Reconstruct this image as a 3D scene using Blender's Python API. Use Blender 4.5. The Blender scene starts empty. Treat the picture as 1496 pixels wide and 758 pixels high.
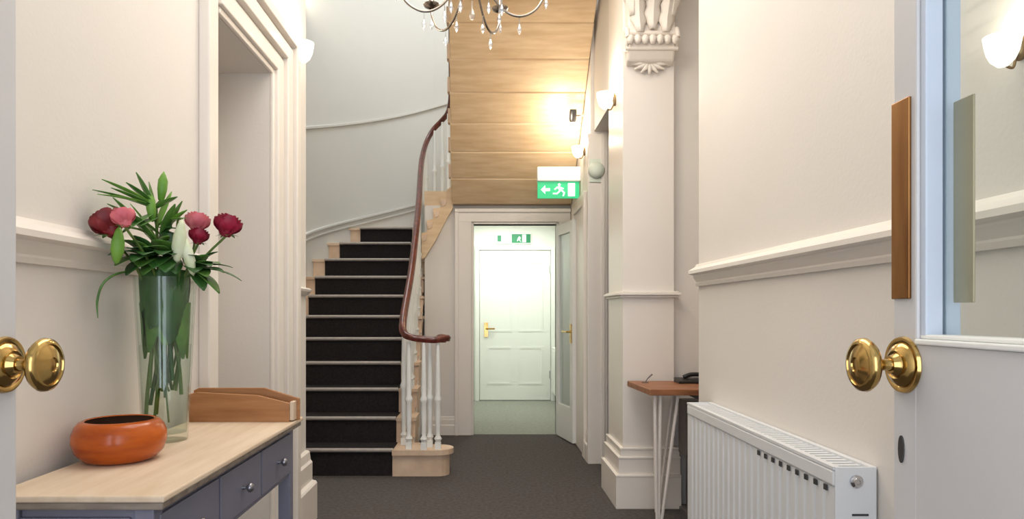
import bpy, bmesh, math, random
from mathutils import Vector, Matrix
random.seed(7)
PI = math.pi
scene = bpy.context.scene
COL = scene.collection

# ------------------------------------------------------------------ camera
cam_d = bpy.data.cameras.new('camera')
cam = bpy.data.objects.new('camera', cam_d); COL.objects.link(cam)
cam.location = (0, 0, 1.17); cam.rotation_euler = (PI/2, 0, 0)
cam_d.sensor_width = 36; cam_d.lens = 36*1000/1496
cam_d.shift_x = 40/1496; cam_d.shift_y = 78/1496
cam_d.clip_start = 0.02
scene.camera = cam

# ------------------------------------------------------------------ world, lights, exposure
w = bpy.data.worlds.new('world'); scene.world = w; w.use_nodes = True
bg = w.node_tree.nodes['Background']
bg.inputs[0].default_value = (0.74, 0.83, 1.0, 1); bg.inputs[1].default_value = 0.6

def area(name, loc, rot, sx, sy, power, color):
    l = bpy.data.lights.new(name, 'AREA'); l.shape = 'RECTANGLE'; l.size = sx; l.size_y = sy
    l.energy = power; l.color = color
    o = bpy.data.objects.new(name, l); COL.objects.link(o)
    o.location = loc; o.rotation_euler = rot
    return o
# unseen area light for daylight assumed behind the camera, no front door built
area('assumed_front_daylight', (0, -1.6, 1.5), (PI/2, 0, 0), 1.9, 2.6, 46, (0.84, 0.91, 1.0))
# unseen area light under the closed stairwell ceiling, daylight assumed, no skylight built
area('assumed_stairwell_daylight', (-0.5, 6.0, 6.1), (0, 0, 0), 2.0, 2.2, 64, (0.88, 0.95, 1.0))
# unseen area light added for the hall's general brightness, no fixture
area('hall_fill_light', (0.0, 2.6, 3.57), (0, 0, 0), 1.2, 2.8, 38, (1.0, 0.96, 0.91))
# unseen area light added to brighten the back room, no fixture
area('back_room_fill', (0.25, 8.35, 2.34), (0, 0, 0), 0.6, 0.8, 20, (0.97, 1.0, 0.93))

scene.view_settings.view_transform = 'Standard'
scene.view_settings.look = 'None'
scene.view_settings.gamma = 1
scene.view_settings.use_curve_mapping = False
scene.view_settings.exposure = 0.14

# ------------------------------------------------------------------ materials
def srgb(r, g, b):
    def f(c):
        c /= 255
        return c/12.92 if c <= .04045 else ((c+.055)/1.055)**2.4
    return (f(r), f(g), f(b), 1)

MATS = {}
def mat(name, col, rough=.5, metal=0., noise=0., scale=8., bump=0., bscale=60., stretch=None, col2=None, spec=.5, coat=0.):
    m = bpy.data.materials.new(name); m.use_nodes = True
    nt = m.node_tree; b = nt.nodes['Principled BSDF']
    b.inputs['Base Color'].default_value = col
    b.inputs['Roughness'].default_value = rough
    b.inputs['Metallic'].default_value = metal
    b.inputs['Specular IOR Level'].default_value = spec
    b.inputs['Coat Weight'].default_value = coat
    tc = nt.nodes.new('ShaderNodeTexCoord')
    src = tc.outputs['Object']
    if stretch:
        mp = nt.nodes.new('ShaderNodeMapping'); mp.inputs['Scale'].default_value = stretch
        nt.links.new(src, mp.inputs['Vector']); src = mp.outputs['Vector']
    if noise or col2:
        n = nt.nodes.new('ShaderNodeTexNoise'); n.inputs['Scale'].default_value = scale
        n.inputs['Detail'].default_value = 5
        nt.links.new(src, n.inputs['Vector'])
        r = nt.nodes.new('ShaderNodeValToRGB')
        c2 = col2 if col2 else tuple(c*(1-noise) for c in col[:3])+(1,)
        r.color_ramp.elements[0].position = .3; r.color_ramp.elements[0].color = c2
        r.color_ramp.elements[1].position = .7; r.color_ramp.elements[1].color = col
        nt.links.new(n.outputs['Fac'], r.inputs['Fac'])
        nt.links.new(r.outputs['Color'], b.inputs['Base Color'])
    if bump:
        n2 = nt.nodes.new('ShaderNodeTexNoise'); n2.inputs['Scale'].default_value = bscale
        n2.inputs['Detail'].default_value = 3
        nt.links.new(src, n2.inputs['Vector'])
        bp = nt.nodes.new('ShaderNodeBump'); bp.inputs['Strength'].default_value = bump
        bp.inputs['Distance'].default_value = .01
        nt.links.new(n2.outputs['Fac'], bp.inputs['Height'])
        nt.links.new(bp.outputs['Normal'], b.inputs['Normal'])
    MATS[name] = m
    return m

def glass_mat(name, tint, base=.04, rough=.02):
    m = bpy.data.materials.new(name); m.use_nodes = True
    nt = m.node_tree; nt.nodes.clear()
    out = nt.nodes.new('ShaderNodeOutputMaterial')
    t = nt.nodes.new('ShaderNodeBsdfTransparent'); t.inputs[0].default_value = tint
    g = nt.nodes.new('ShaderNodeBsdfGlossy'); g.inputs['Roughness'].default_value = rough
    lw = nt.nodes.new('ShaderNodeLayerWeight'); lw.inputs['Blend'].default_value = .5
    pw = nt.nodes.new('ShaderNodeMath'); pw.operation = 'POWER'; pw.inputs[1].default_value = 5
    nt.links.new(lw.outputs['Facing'], pw.inputs[0])
    f = nt.nodes.new('ShaderNodeMath'); f.operation = 'MULTIPLY_ADD'; f.inputs[1].default_value = .8; f.inputs[2].default_value = base
    nt.links.new(pw.outputs[0], f.inputs[0])
    mx = nt.nodes.new('ShaderNodeMixShader')
    nt.links.new(f.outputs[0], mx.inputs[0]); nt.links.new(t.outputs[0], mx.inputs[1]); nt.links.new(g.outputs[0], mx.inputs[2])
    nt.links.new(mx.outputs[0], out.inputs[0])
    MATS[name] = m; return m

def emit_mat(name, col, strength):
    m = mat(name, col, .4)
    b = m.node_tree.nodes['Principled BSDF']
    b.inputs['Emission Color'].default_value = col
    b.inputs['Emission Strength'].default_value = strength
    return m

wall = mat('wall_paint', srgb(228, 222, 215), .6, noise=.03, scale=1.5, bump=.05, bscale=90)
wallw = mat('stairwell_paint', srgb(214, 212, 206), .6, noise=.03, scale=1.2, bump=.05, bscale=80)
trimm = mat('trim_gloss', srgb(236, 228, 219), .35, noise=.02, scale=3, bump=.02)
ceilm = mat('ceiling_paint', srgb(240, 238, 232), .7, noise=.02, scale=2)
white = mat('white_paint', srgb(240, 240, 236), .4, noise=.02, scale=4)
backw = mat('back_room_paint', srgb(240, 243, 236), .5, noise=.02, scale=2)
doorp = mat('door_paint', srgb(214, 212, 212), .4, noise=.05, scale=5, bump=.06, bscale=30)
rebate_daylit = mat('rebate_daylight_tint', srgb(206, 216, 232), .4, noise=.04, scale=6)  # blue daylight on the camera-facing beads is put into this colour
carpet = mat('charcoal_carpet', srgb(100, 94, 92), .95, noise=.35, scale=45, bump=.5, bscale=260, spec=.1)
stairc = mat('stair_carpet', srgb(50, 46, 46), .95, noise=.35, scale=60, bump=.5, bscale=260, spec=.1)
greenc = mat('back_room_carpet', srgb(158, 160, 150), .95, noise=.2, scale=30, bump=.3, bscale=200, spec=.1)
nosem = mat('nosing', srgb(172, 162, 154), .5, metal=.1, noise=.15, scale=30)
stepw = mat('stair_cream', srgb(232, 205, 178), .5, noise=.1, scale=6, col2=srgb(206, 176, 148))
brass = mat('polished_brass', srgb(216, 186, 120), .17, 1., noise=.2, scale=9, col2=srgb(168, 132, 74))
brassd = mat('worn_brass', srgb(178, 132, 82), .34, 1., stretch=(8, 8, 1.2), scale=3, col2=srgb(128, 88, 52))
mahog = mat('mahogany', srgb(118, 52, 38), .28, stretch=(6, 6, 1), scale=5, col2=srgb(66, 26, 20), coat=.3)
plank = mat('soffit_wood', srgb(228, 202, 166), .5, stretch=(1.2, 8, 8), scale=3.2, col2=srgb(210, 178, 138), bump=.06, bscale=12)
oak = mat('pale_oak', srgb(228, 208, 184), .5, stretch=(9, 1, 9), scale=3.5, col2=srgb(212, 188, 160), bump=.04, bscale=14)
boxw = mat('chestnut_wood', srgb(182, 130, 84), .5, stretch=(1, 9, 9), scale=4, col2=srgb(150, 98, 56), bump=.06, bscale=10)
deskw = mat('desk_wood', srgb(170, 112, 72), .45, stretch=(1.5, 8, 8), scale=4, col2=srgb(122, 74, 44))
bluegr = mat('blue_grey_paint', srgb(118, 118, 134), .45, noise=.08, scale=8, bump=.05, bscale=30)
edgeg = mat('grey_table_edge', srgb(150, 138, 126), .5, stretch=(3, 9, 9), scale=4, col2=srgb(112, 98, 88))
antique = mat('antique_brass', srgb(140, 116, 84), .35, 1., noise=.2, scale=12)
palebr = mat('pale_brass', srgb(196, 182, 152), .4, .4, noise=.15, scale=5)
pewter = mat('pewter_knob', srgb(150, 150, 158), .3, .9, noise=.1, scale=20)
orange = mat('orange_lacquer', srgb(200, 98, 22), .25, scale=7, stretch=(1, 1, 5), col2=srgb(150, 60, 12), coat=.2, spec=.3)
bowlin = mat('bowl_inside', srgb(92, 66, 50), .5, noise=.3, scale=12)
radm = mat('radiator_enamel', srgb(226, 228, 230), .35, noise=.02, scale=5)
dark = mat('dark_slot_shade', srgb(60, 58, 58), .6, noise=.2, scale=20)  # slots and keyhole, plus shade painted at the radiator flute tops
chrome = mat('chrome', srgb(200, 200, 205), .12, 1., noise=.05, scale=20)
chand = mat('chandelier_metal', srgb(150, 140, 130), .2, 1., noise=.1, scale=20)
blackm = mat('black_plastic', srgb(30, 28, 28), .4, noise=.2, scale=30)
greyb = mat('grey_box', srgb(112, 104, 102), .5, noise=.12, scale=14)
hair = mat('hairpin_white', srgb(232, 224, 218), .35, noise=.03, scale=20)
plaster = mat('plaster', srgb(236, 226, 214), .6, noise=.05, scale=14, bump=.08, bscale=40)
leafd = mat('leaf_dark', srgb(58, 106, 42), .45, scale=14, col2=srgb(28, 64, 26))
leafl = mat('leaf_light', srgb(130, 176, 70), .45, scale=14, col2=srgb(84, 138, 42))
leafg = mat('leaf_mid', srgb(100, 144, 62), .45, scale=18, col2=srgb(58, 104, 38))
stemm = mat('stem_green', srgb(108, 132, 64), .5, scale=20, col2=srgb(72, 98, 40))
budw = mat('lily_white', srgb(226, 230, 208), .45, scale=16, col2=srgb(196, 208, 160))
redp = mat('rose_red', srgb(168, 18, 60), .5, scale=20, col2=srgb(120, 10, 40))
redd = mat('rose_dark', srgb(138, 24, 34), .5, scale=20, col2=srgb(88, 10, 20))
pinkp = mat('rose_pink', srgb(232, 128, 136), .5, scale=20, col2=srgb(206, 92, 108))
alarmg = mat('alarm_green', srgb(222, 230, 216), .5, noise=.06, scale=10)
signw = mat('sign_white', srgb(238, 240, 238), .4, noise=.02, scale=10)
signg = emit_mat('sign_green', srgb(30, 190, 128), .35)
signd = mat('sign_dark_green', srgb(20, 132, 84), .4, noise=.05, scale=10)
signl = emit_mat('sign_symbol', srgb(235, 255, 245), .5)
shade = emit_mat('sconce_shade', srgb(255, 252, 244), 1.0)
bulbm = emit_mat('bulb', srgb(255, 240, 215), 4.0)
pane = glass_mat('pane_glass', (.93, .96, .95, 1))
vaseg = glass_mat('vase_glass', (.93, .96, .94, 1))
waterm = glass_mat('water', (.95, .97, .95, 1))
cryst = glass_mat('crystal', (.95, .95, .96, 1), .3)

# ------------------------------------------------------------------ mesh helpers
def box(bm, x0, x1, y0, y1, z0, z1):
    v = [bm.verts.new(p) for p in ((x0,y0,z0),(x1,y0,z0),(x1,y1,z0),(x0,y1,z0),(x0,y0,z1),(x1,y0,z1),(x1,y1,z1),(x0,y1,z1))]
    for f in ((3,2,1,0),(4,5,6,7),(0,1,5,4),(1,2,6,5),(2,3,7,6),(3,0,4,7)):
        bm.faces.new([v[i] for i in f])

def boxes(*bs):
    bm = bmesh.new()
    for b in bs: box(bm, *b)
    return bm

def prism(bm, pts, ext):
    """polygon pts (3D, planar) extruded by vector ext"""
    a = [bm.verts.new(p) for p in pts]; e = Vector(ext)
    b = [bm.verts.new(Vector(p)+e) for p in pts]
    n = len(a)
    bm.faces.new(a[::-1]); bm.faces.new(b)
    for i in range(n): bm.faces.new((a[i], a[(i+1) % n], b[(i+1) % n], b[i]))

def mould(bm, p0, p1, out, prof):
    """profile (out, z) swept from p0 to p1; out = unit vector away from the wall"""
    o = Vector(out)
    pts = [Vector(p0)+o*a+Vector((0,0,b)) for a, b in prof]
    prism(bm, pts, Vector(p1)-Vector(p0))

def lathe(bm, prof, M=None, seg=24, cap=True):
    M = M or Matrix()
    rings = []
    for r, z in prof:
        if r < 1e-6: rings.append([bm.verts.new(M @ Vector((0, 0, z)))])
        else: rings.append([bm.verts.new(M @ Vector((r*math.cos(2*PI*k/seg), r*math.sin(2*PI*k/seg), z))) for k in range(seg)])
    for a, b in zip(rings, rings[1:]):
        for k in range(seg):
            k2 = (k+1) % seg
            if len(a) == 1 and len(b) == 1: continue
            if len(a) == 1: bm.faces.new((a[0], b[k2], b[k]))
            elif len(b) == 1: bm.faces.new((a[k], a[k2], b[0]))
            else: bm.faces.new((a[k], a[k2], b[k2], b[k]))
    if cap:
        if len(rings[0]) > 1: bm.faces.new(rings[0][::-1])
        if len(rings[-1]) > 1: bm.faces.new(rings[-1])

def spline(pts, n=6):
    P = [Vector(p) for p in pts]; out = []
    for i in range(len(P)-1):
        p0 = P[max(i-1, 0)]; p1 = P[i]; p2 = P[i+1]; p3 = P[min(i+2, len(P)-1)]
        for k in range(n):
            t = k/n
            out.append(.5*((2*p1)+(p2-p0)*t+(2*p0-5*p1+4*p2-p3)*t*t+(3*p1-p0-3*p2+p3)*t**3))
    out.append(P[-1]); return out

def tube(bm, pts, r, seg=8, prof=None):
    """r number or list; prof optional list of (side, up) pairs for a non-round section"""
    P = [Vector(p) for p in pts]; rings = []; n = len(P)
    prevn = None
    for i, p in enumerate(P):
        t = (P[min(i+1, n-1)]-P[max(i-1, 0)]).normalized()
        if prevn is None:
            up = Vector((0,0,1)) if abs(t.z) < .95 else Vector((0,1,0))
            s = t.cross(up).normalized()
        else:
            s = (prevn - t*prevn.dot(t)).normalized()
        prevn = s; u = s.cross(t)
        rr = r[i] if isinstance(r, (list, tuple)) else r
        if prof: rings.append([bm.verts.new(p+s*a+u*b) for a, b in prof])
        else: rings.append([bm.verts.new(p+(s*math.cos(2*PI*k/seg)+u*math.sin(2*PI*k/seg))*rr) for k in range(seg)])
    m = len(rings[0])
    for a, b in zip(rings, rings[1:]):
        for k in range(m): bm.faces.new((a[k], a[(k+1) % m], b[(k+1) % m], b[k]))
    bm.faces.new(rings[0][::-1]); bm.faces.new(rings[-1])

def obj(name, bm, m, parent=None, smooth=False, bevel=0., loc=None):
    bmesh.ops.recalc_face_normals(bm, faces=bm.faces)
    me = bpy.data.meshes.new(name); bm.to_mesh(me); bm.free()
    me.materials.append(m)
    if smooth:
        for p in me.polygons: p.use_smooth = True
        try: me.set_sharp_from_angle(angle=math.radians(50))
        except Exception: pass
    o = bpy.data.objects.new(name, me); COL.objects.link(o)
    if parent: o.parent = parent
    if bevel:
        md = o.modifiers.new('bevel', 'BEVEL'); md.width = bevel; md.segments = 2; md.limit_method = 'ANGLE'
    if loc: o.location = loc
    return o

def struct(name, bm, m, parent=None, label=None, **k):
    o = obj(name, bm, m, parent, **k)
    if parent is None:
        o['kind'] = 'structure'
        if label: o['label'] = label
    return o

def thing(name, label, cat, loc=(0,0,0), group=None, kind=None, rz=0):
    o = bpy.data.objects.new(name, None); COL.objects.link(o)
    o.empty_display_size = .05
    o.location = loc; o.rotation_euler.z = rz; o['label'] = label; o['category'] = cat
    if group: o['group'] = group
    if kind: o['kind'] = kind
    return o

def tag(o, label, cat, group=None):
    o['label'] = label; o['category'] = cat
    if group: o['group'] = group
    return o

def point(name, loc, power, col, parent=None, r=.03):
    l = bpy.data.lights.new(name, 'POINT'); l.energy = power; l.color = col; l.shadow_soft_size = r
    o = bpy.data.objects.new(name, l); COL.objects.link(o); o.location = loc
    if parent: o.parent = parent
    return o

# ------------------------------------------------------------------ the setting
XL, XR = -1.02, .97
HC = 3.6            # hall ceiling
SC = 6.2            # stairwell ceiling
D0, D1, DZ = 2.59, 3.247, 2.306     # side doorway in the left wall

struct('floor', boxes((-2.0, 2.0, -1.7, 6.60, -.1, 0)), carpet, label='charcoal fitted carpet covering the hall floor')
struct('floor_back_room', boxes((-.6, 1.2, 6.60, 9.3, -.1, 0)), greenc, label='grey green carpet in the room beyond the far doorway')

struct('wall_left', boxes((XL-.42, XL, -1.7, D0, 0, HC), (XL-.42, XL, D0, D1, DZ, HC), (XL-.9, XL, D1, 3.906, 0, HC)), wall)
struct('wall_left_recess', boxes((XL-.52, XL-.42, D0-.1, D1, 0, DZ+.1)), wall)
struct('wall_right', boxes((XR, 1.7, -1.7, 3.1, 0, HC)), wall)
struct('wall_alcove', boxes((1.7, 1.8, 3.1, 5.4, 0, HC)), wall)
struct('wall_pier', boxes((.85, 1.7, 4.19, 4.60, 0, HC), (.85, 1.7, 4.60, 5.32, 2.58, HC)), wall)
struct('wall_corridor', boxes((.825, 1.7, 5.32, 6.57, 0, SC), (.825, 1.7, 4.60, 5.32, HC, SC)), wall)
struct('wall_far', boxes((-.575, -.105, 6.57, 6.68, 0, 2.2), (.69, 1.0, 6.57, 6.68, 0, 2.2), (-.105, .69, 6.57, 6.68, 2.02, 2.2)), wall)
struct('wall_above_arch', boxes((XL-.9, 1.7, 4.20, 4.60, HC, SC)), wallw)
struct('ceiling', boxes((-2.0, 1.8, -1.7, 4.60, HC, HC+.1)), ceilm)
struct('ceiling_stairwell', boxes((-2.0, 1.8, 4.4, 8.2, SC, SC+.1)), ceilm)
# curved stairwell wall
bm = bmesh.new()
path = [(-1.78, 3.9), (-1.78, 6.6)] + [(-.58-1.2*math.cos(a), 6.6+1.2*math.sin(a)) for a in [PI/2*k/20 for k in range(1, 21)]]
inn = [(x, y) for x, y in path]
outp = [(-1.9, 3.9), (-1.9, 6.6)] + [(-.58-1.32*math.cos(a), 6.6+1.32*math.sin(a)) for a in [PI/2*k/20 for k in range(1, 21)]]
prism(bm, [(x, y, 0) for x, y in inn+outp[::-1]], (0, 0, SC))
struct('wall_stairwell', bm, wallw, smooth=True)
struct('wall_stairwell_back', boxes((-.58, 1.7, 7.8, 7.92, 2.42, SC)), wallw)
struct('wall_stairwell_right', boxes((.9, 1.7, 6.57, 7.8, 2.345, SC)), wallw)
struct('wall_passage', boxes((1.7, 1.8, 5.4, 6.6, 0, SC)), wall)
# back room
struct('wall_back_room_left', boxes((-.56, -.44, 6.68, 7.8, 0, 2.2), (-.56, -.44, 7.8, 9.14, 0, 2.4)), backw)
struct('wall_back_room_right', boxes((.96, 1.06, 6.68, 7.8, 0, 2.2), (.96, 1.06, 7.8, 9.14, 0, 2.4)), backw)
struct('wall_back_room_far', boxes((-.56, 1.06, 9.14, 9.26, 0, 2.4)), backw)
struct('ceiling_back_room', boxes((-.56, 1.06, 7.8, 9.2, 2.36, 2.42)), ceilm)

SK = [(0,0),(.052,0),(.052,.185),(.046,.195),(.03,.2),(.03,.292),(.022,.305),(.018,.345),(.01,.352),(0,.352)]
RAIL = [(0,-.055),(.012,-.055),(.016,-.042),(.012,-.036),(.026,-.012),(.026,-.006),(.048,0),(.048,.014),(.036,.022),(.018,.032),(.012,.044),(0,.046)]
RAILS = [(0,-.02),(.012,-.02),(.03,0),(.034,.012),(.02,.02),(0,.024)]
# skirtings
bm = bmesh.new()
mould(bm, (XL, -1.6, 0), (XL, 2.44, 0), (1,0,0), SK)
mould(bm, (XL, 3.565, 0), (XL, 3.906, 0), (1,0,0), [(a*1.25, b*1.1) for a, b in SK])
struct('baseboard_left', bm, trimm)
bm = bmesh.new()
mould(bm, (XR, -1.6, 0), (XR, 3.1, 0), (-1,0,0), SK)
struct('baseboard_right', bm, trimm)
bm = bmesh.new()
mould(bm, (.825, 5.345, 0), (.825, 5.50, 0), (-1,0,0), [(a*.5, b*.7) for a, b in SK])
mould(bm, (.825, 6.27, 0), (.825, 6.56, 0), (-1,0,0), [(a*.5, b*.7) for a, b in SK])
struct('baseboard_corridor', bm, trimm)
bm = bmesh.new()
mould(bm, (-.6, 6.57, 0), (-.285, 6.57, 0), (0,-1,0), [(a*.4, b*.5) for a, b in SK])
struct('baseboard_far', bm, trimm)

# dado rails
bm = bmesh.new(); mould(bm, (XL, -1.6, 1.335), (XL, 2.44, 1.335), (1,0,0), RAIL); struct('trim_1', bm, trimm, label='chunky moulded dado rail along the left wall')
bm = bmesh.new(); mould(bm, (XR, -1.6, 1.345), (XR, 3.1, 1.345), (-1,0,0), RAIL); struct('trim_2', bm, trimm, label='chunky moulded dado rail above the radiator')
bm = bmesh.new(); mould(bm, (XL, 3.57, 1.29), (XL, 3.906, 1.29), (1,0,0), RAILS); struct('trim_3', bm, trimm)
# pilaster on the pier
px0, px1, py = .834, 1.144, 4.13
struct('wall_pilaster', boxes((px0, px1, py, 4.60, 0, HC)), trimm, bevel=.004)
bm = bmesh.new()
# skirting wraps the pilaster: front and hall side
for a0, a1, z0, z1 in ((.05, .05, 0, .19), (.03, .03, .19, .298), (.016, .016, .298, .35)):
    box(bm, px0-a0, px1+.03, py-a0, 4.60, z0, z1)
for a, z in ((.052, .19), (.034, .295), (.02, .347)):
    box(bm, px0-a, px1+.032, py-a, 4.60, z, z+.012)
struct('baseboard_pilaster', bm, trimm, bevel=.003)
bm = bmesh.new()
box(bm, px0-.02, px1+.02, py-.02, 4.6, 1.262, 1.276)
box(bm, px0-.035, px1+.035, py-.035, 4.6, 1.276, 1.292)
box(bm, px0-.022, px1+.022, py-.022, 4.6, 1.292, 1.3)
struct('trim_4', bm, trimm, bevel=.004)
# beam the corbel carries
struct('trim_5', boxes((XL, 1.7, 4.13, 4.6, 3.28, HC)), trimm)
# stairwell dado and skirting that climb the curved wall
def climb(name, zoff, h, t):
    bm = bmesh.new(); pr = None
    N = 36
    for k in range(N+1):
        s = k/N*1.5 - .5     # <0 straight part, 0..1 arc, then back wall
        if s < 0: x, y, nx, ny, ang = -1.78, 6.6+s*3, 1, 0, s*110
        elif s <= .75:
            a = s/.75*PI/2; x, y = -.58-1.2*math.cos(a), 6.6+1.2*math.sin(a); nx, ny = math.cos(a), -math.sin(a); ang = math.degrees(a)
        else: x, y, nx, ny, ang = -.58+(s-.75)*4.0, 7.8, 0, -1, 90+(s-.75)*190
        z = zoff+.0062*ang
        c = [bm.verts.new(p) for p in ((x,y,z-h/2),(x+nx*t,y+ny*t,z-h/2*.6),(x+nx*t,y+ny*t,z+h/2*.6),(x,y,z+h/2))]
        if pr:
            for i in range(4): bm.faces.new((pr[i], pr[(i+1)%4], c[(i+1)%4], c[i]))
        else: bm.faces.new(c[::-1])
        pr = c
    bm.faces.new(pr)
    return struct(name, bm, wallw, smooth=True)
climb('trim_6', 2.95, .035, .022)
climb('trim_7', 1.90, .03, .025)
climb('trim_8', 1.84, .02, .018)

# ------------------------------------------------------------------ left side doorway casing
cas = thing('trim_9', 'deep moulded architrave around the side doorway', 'door frame', (XL, 2.9, 0), kind='structure'); del cas['category']
def casing_part(name, bs):
    bm = bmesh.new()
    for b in bs: box(bm, *b)
    for v in bm.verts: v.co -= Vector((XL, 2.9, 0))
    obj(name, bm, trimm, cas, bevel=.006)
for nm, y0, y1, sgn in (('near_jamb', 2.44, D0, -1), ('far_jamb', D1, 3.56, 1)):
    w_ = y1-y0; bs = []
    edges = [0, .1, .38, .46, .72, .8, 1.0]
    outs = [.018, .034, .022, .05, .036, .066]
    for k in range(6):
        a, b = edges[k]*w_, edges[k+1]*w_
        if sgn > 0: bs.append((XL-.001, XL+outs[k], y0+a, y0+b, 0, DZ+edges[k+1]*.27))
        else: bs.append((XL-.001, XL+outs[k]*.6, y1-b, y1-a, 0, DZ+edges[k+1]*.27))
    casing_part(nm, bs)
bs = []
for k in range(6):
    a, b = edges[k]*.27, edges[k+1]*.27
    bs.append((XL-.001, XL+outs[k], D0-edges[k]*.15, D1+edges[k]*.313, DZ+a, DZ+b))
casing_part('head', bs)
# door set back in the recess
dr = thing('door_1', 'cream panelled door set back in the side doorway', 'door', (XL-.4, (D0+D1)/2, 0), kind='structure'); del dr['category']
hw = (D1-D0)/2
obj('leaf', boxes((-.018, .012, -hw, hw, .005, DZ-.005)), trimm, dr)
for z0, z1 in ((.25, .95), (1.15, 2.1)):
    for s in (-1, 1):
        obj('panel', boxes((.012, .02, min(s*.05, s*(hw-.06)), max(s*.05, s*(hw-.06)), z0, z1)), trimm, dr, bevel=.006)

# ------------------------------------------------------------------ far doorway
ar = thing('trim_10', 'white architrave around the far doorway under the stairs', 'door frame', (0, 6.57, 0), kind='structure'); del ar['category']
obj('left_jamb', boxes((-.285, -.125, -.03, 0, 0, 2.165), (-.285, -.25, -.045, -.03, 0, 2.165), (-.125, -.105, -.015, .11, 0, 2.02)), trimm, ar, bevel=.004)
obj('right_jamb', boxes((.71, .822, -.03, 0, 0, 2.165), (.69, .71, -.015, .11, 0, 2.02)), trimm, ar, bevel=.004)
obj('head', boxes((-.25, .822, -.031, 0, 2.04, 2.165), (-.285, .822, -.05, -.031, 2.13, 2.165), (-.105, .69, -.015, .11, 2.02, 2.04)), trimm, ar, bevel=.004)
# glazed door swung open toward the hall
gd = thing('door_2', 'white glazed door swung open in the far doorway', 'door', (.70, 6.55, 0), kind='structure', rz=math.radians(-78)); del gd['category']
W = .48
obj('stile', boxes((0, .075, -.02, .02, .01, 2.0)), white, gd, bevel=.003)
obj('stile', boxes((W-.075, W, -.02, .02, .01, 2.0)), white, gd, bevel=.003)
obj('bottom_rail', boxes((.075, W-.075, -.02, .02, .01, .32)), white, gd, bevel=.003)
obj('top_rail', boxes((.075, W-.075, -.02, .02, 1.9, 2.0)), white, gd, bevel=.003)
obj('pane', boxes((.07, W-.07, -.004, .004, .31, 1.91)), pane, gd)
for s in (-1, 1):
    bm = boxes((W-.06, W-.02, min(s*.02, s*.028), max(s*.02, s*.028), .9, 1.07)); tube(bm, [(W-.04, s*.02, 1.0), (W-.04, s*.06, 1.0), (W-.15, s*.065, 1.0)], .009)
    obj('lever_handle', bm, brass, gd)
# panelled door at the end of the back room
bd = thing('door_3', 'white four panel door at the end of the back room', 'door', (.405, 9.14, 0), kind='structure'); del bd['category']
obj('leaf', boxes((-.47, .47, -.03, 0, .01, 2.0)), backw, bd, bevel=.004)
for x0, x1 in ((-.37, -.04), (.04, .37)):
    for z0, z1 in ((.22, .72), (.92, 1.86)):
        bm = boxes((x0, x1, -.036, -.0305, z0, z0+.025), (x0, x1, -.036, -.0305, z1-.025, z1), (x0, x0+.025, -.036, -.0305, z0+.025, z1-.025), (x1-.025, x1, -.036, -.0305, z0+.025, z1-.025))
        obj('panel', bm, backw, bd)
bm = boxes((-.41, -.36, -.045, -.03, .85, 1.04)); tube(bm, [(-.385, -.03, .96), (-.385, -.085, .96), (-.27, -.085, .96)], .011); obj('lever_handle', bm, brass, bd)
for z in (.3, 1.7): obj('hinge', boxes((.455, .475, -.04, -.03, z, z+.1)), chrome, bd)
obj('frame', boxes((-.53, -.475, -.05, 0, 0, 2.06), (.475, .53, -.05, 0, 0, 2.06), (-.475, .475, -.05, 0, 2.005, 2.06)), backw, bd, bevel=.004)

# side door casing in the corridor block wall
bm = boxes((.795, .824, 5.50, 5.60, 0, 2.15), (.795, .824, 6.17, 6.27, 0, 2.15), (.795, .824, 5.60, 6.17, 2.05, 2.15), (.812, .824, 5.6, 6.17, 0, 2.05))
struct('trim_11', bm, trimm, bevel=.004, label='narrow door casing in the corridor wall')
struct('trim_12', boxes((.80, .95, 5.30, 5.32, 0, 2.56), (.80, .83, 5.32, 5.345, 0, 2.56), (.90, .93, 5.285, 5.30, 0, 2.56)), trimm, bevel=.004, label='upright white casing beside the pilaster')

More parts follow.
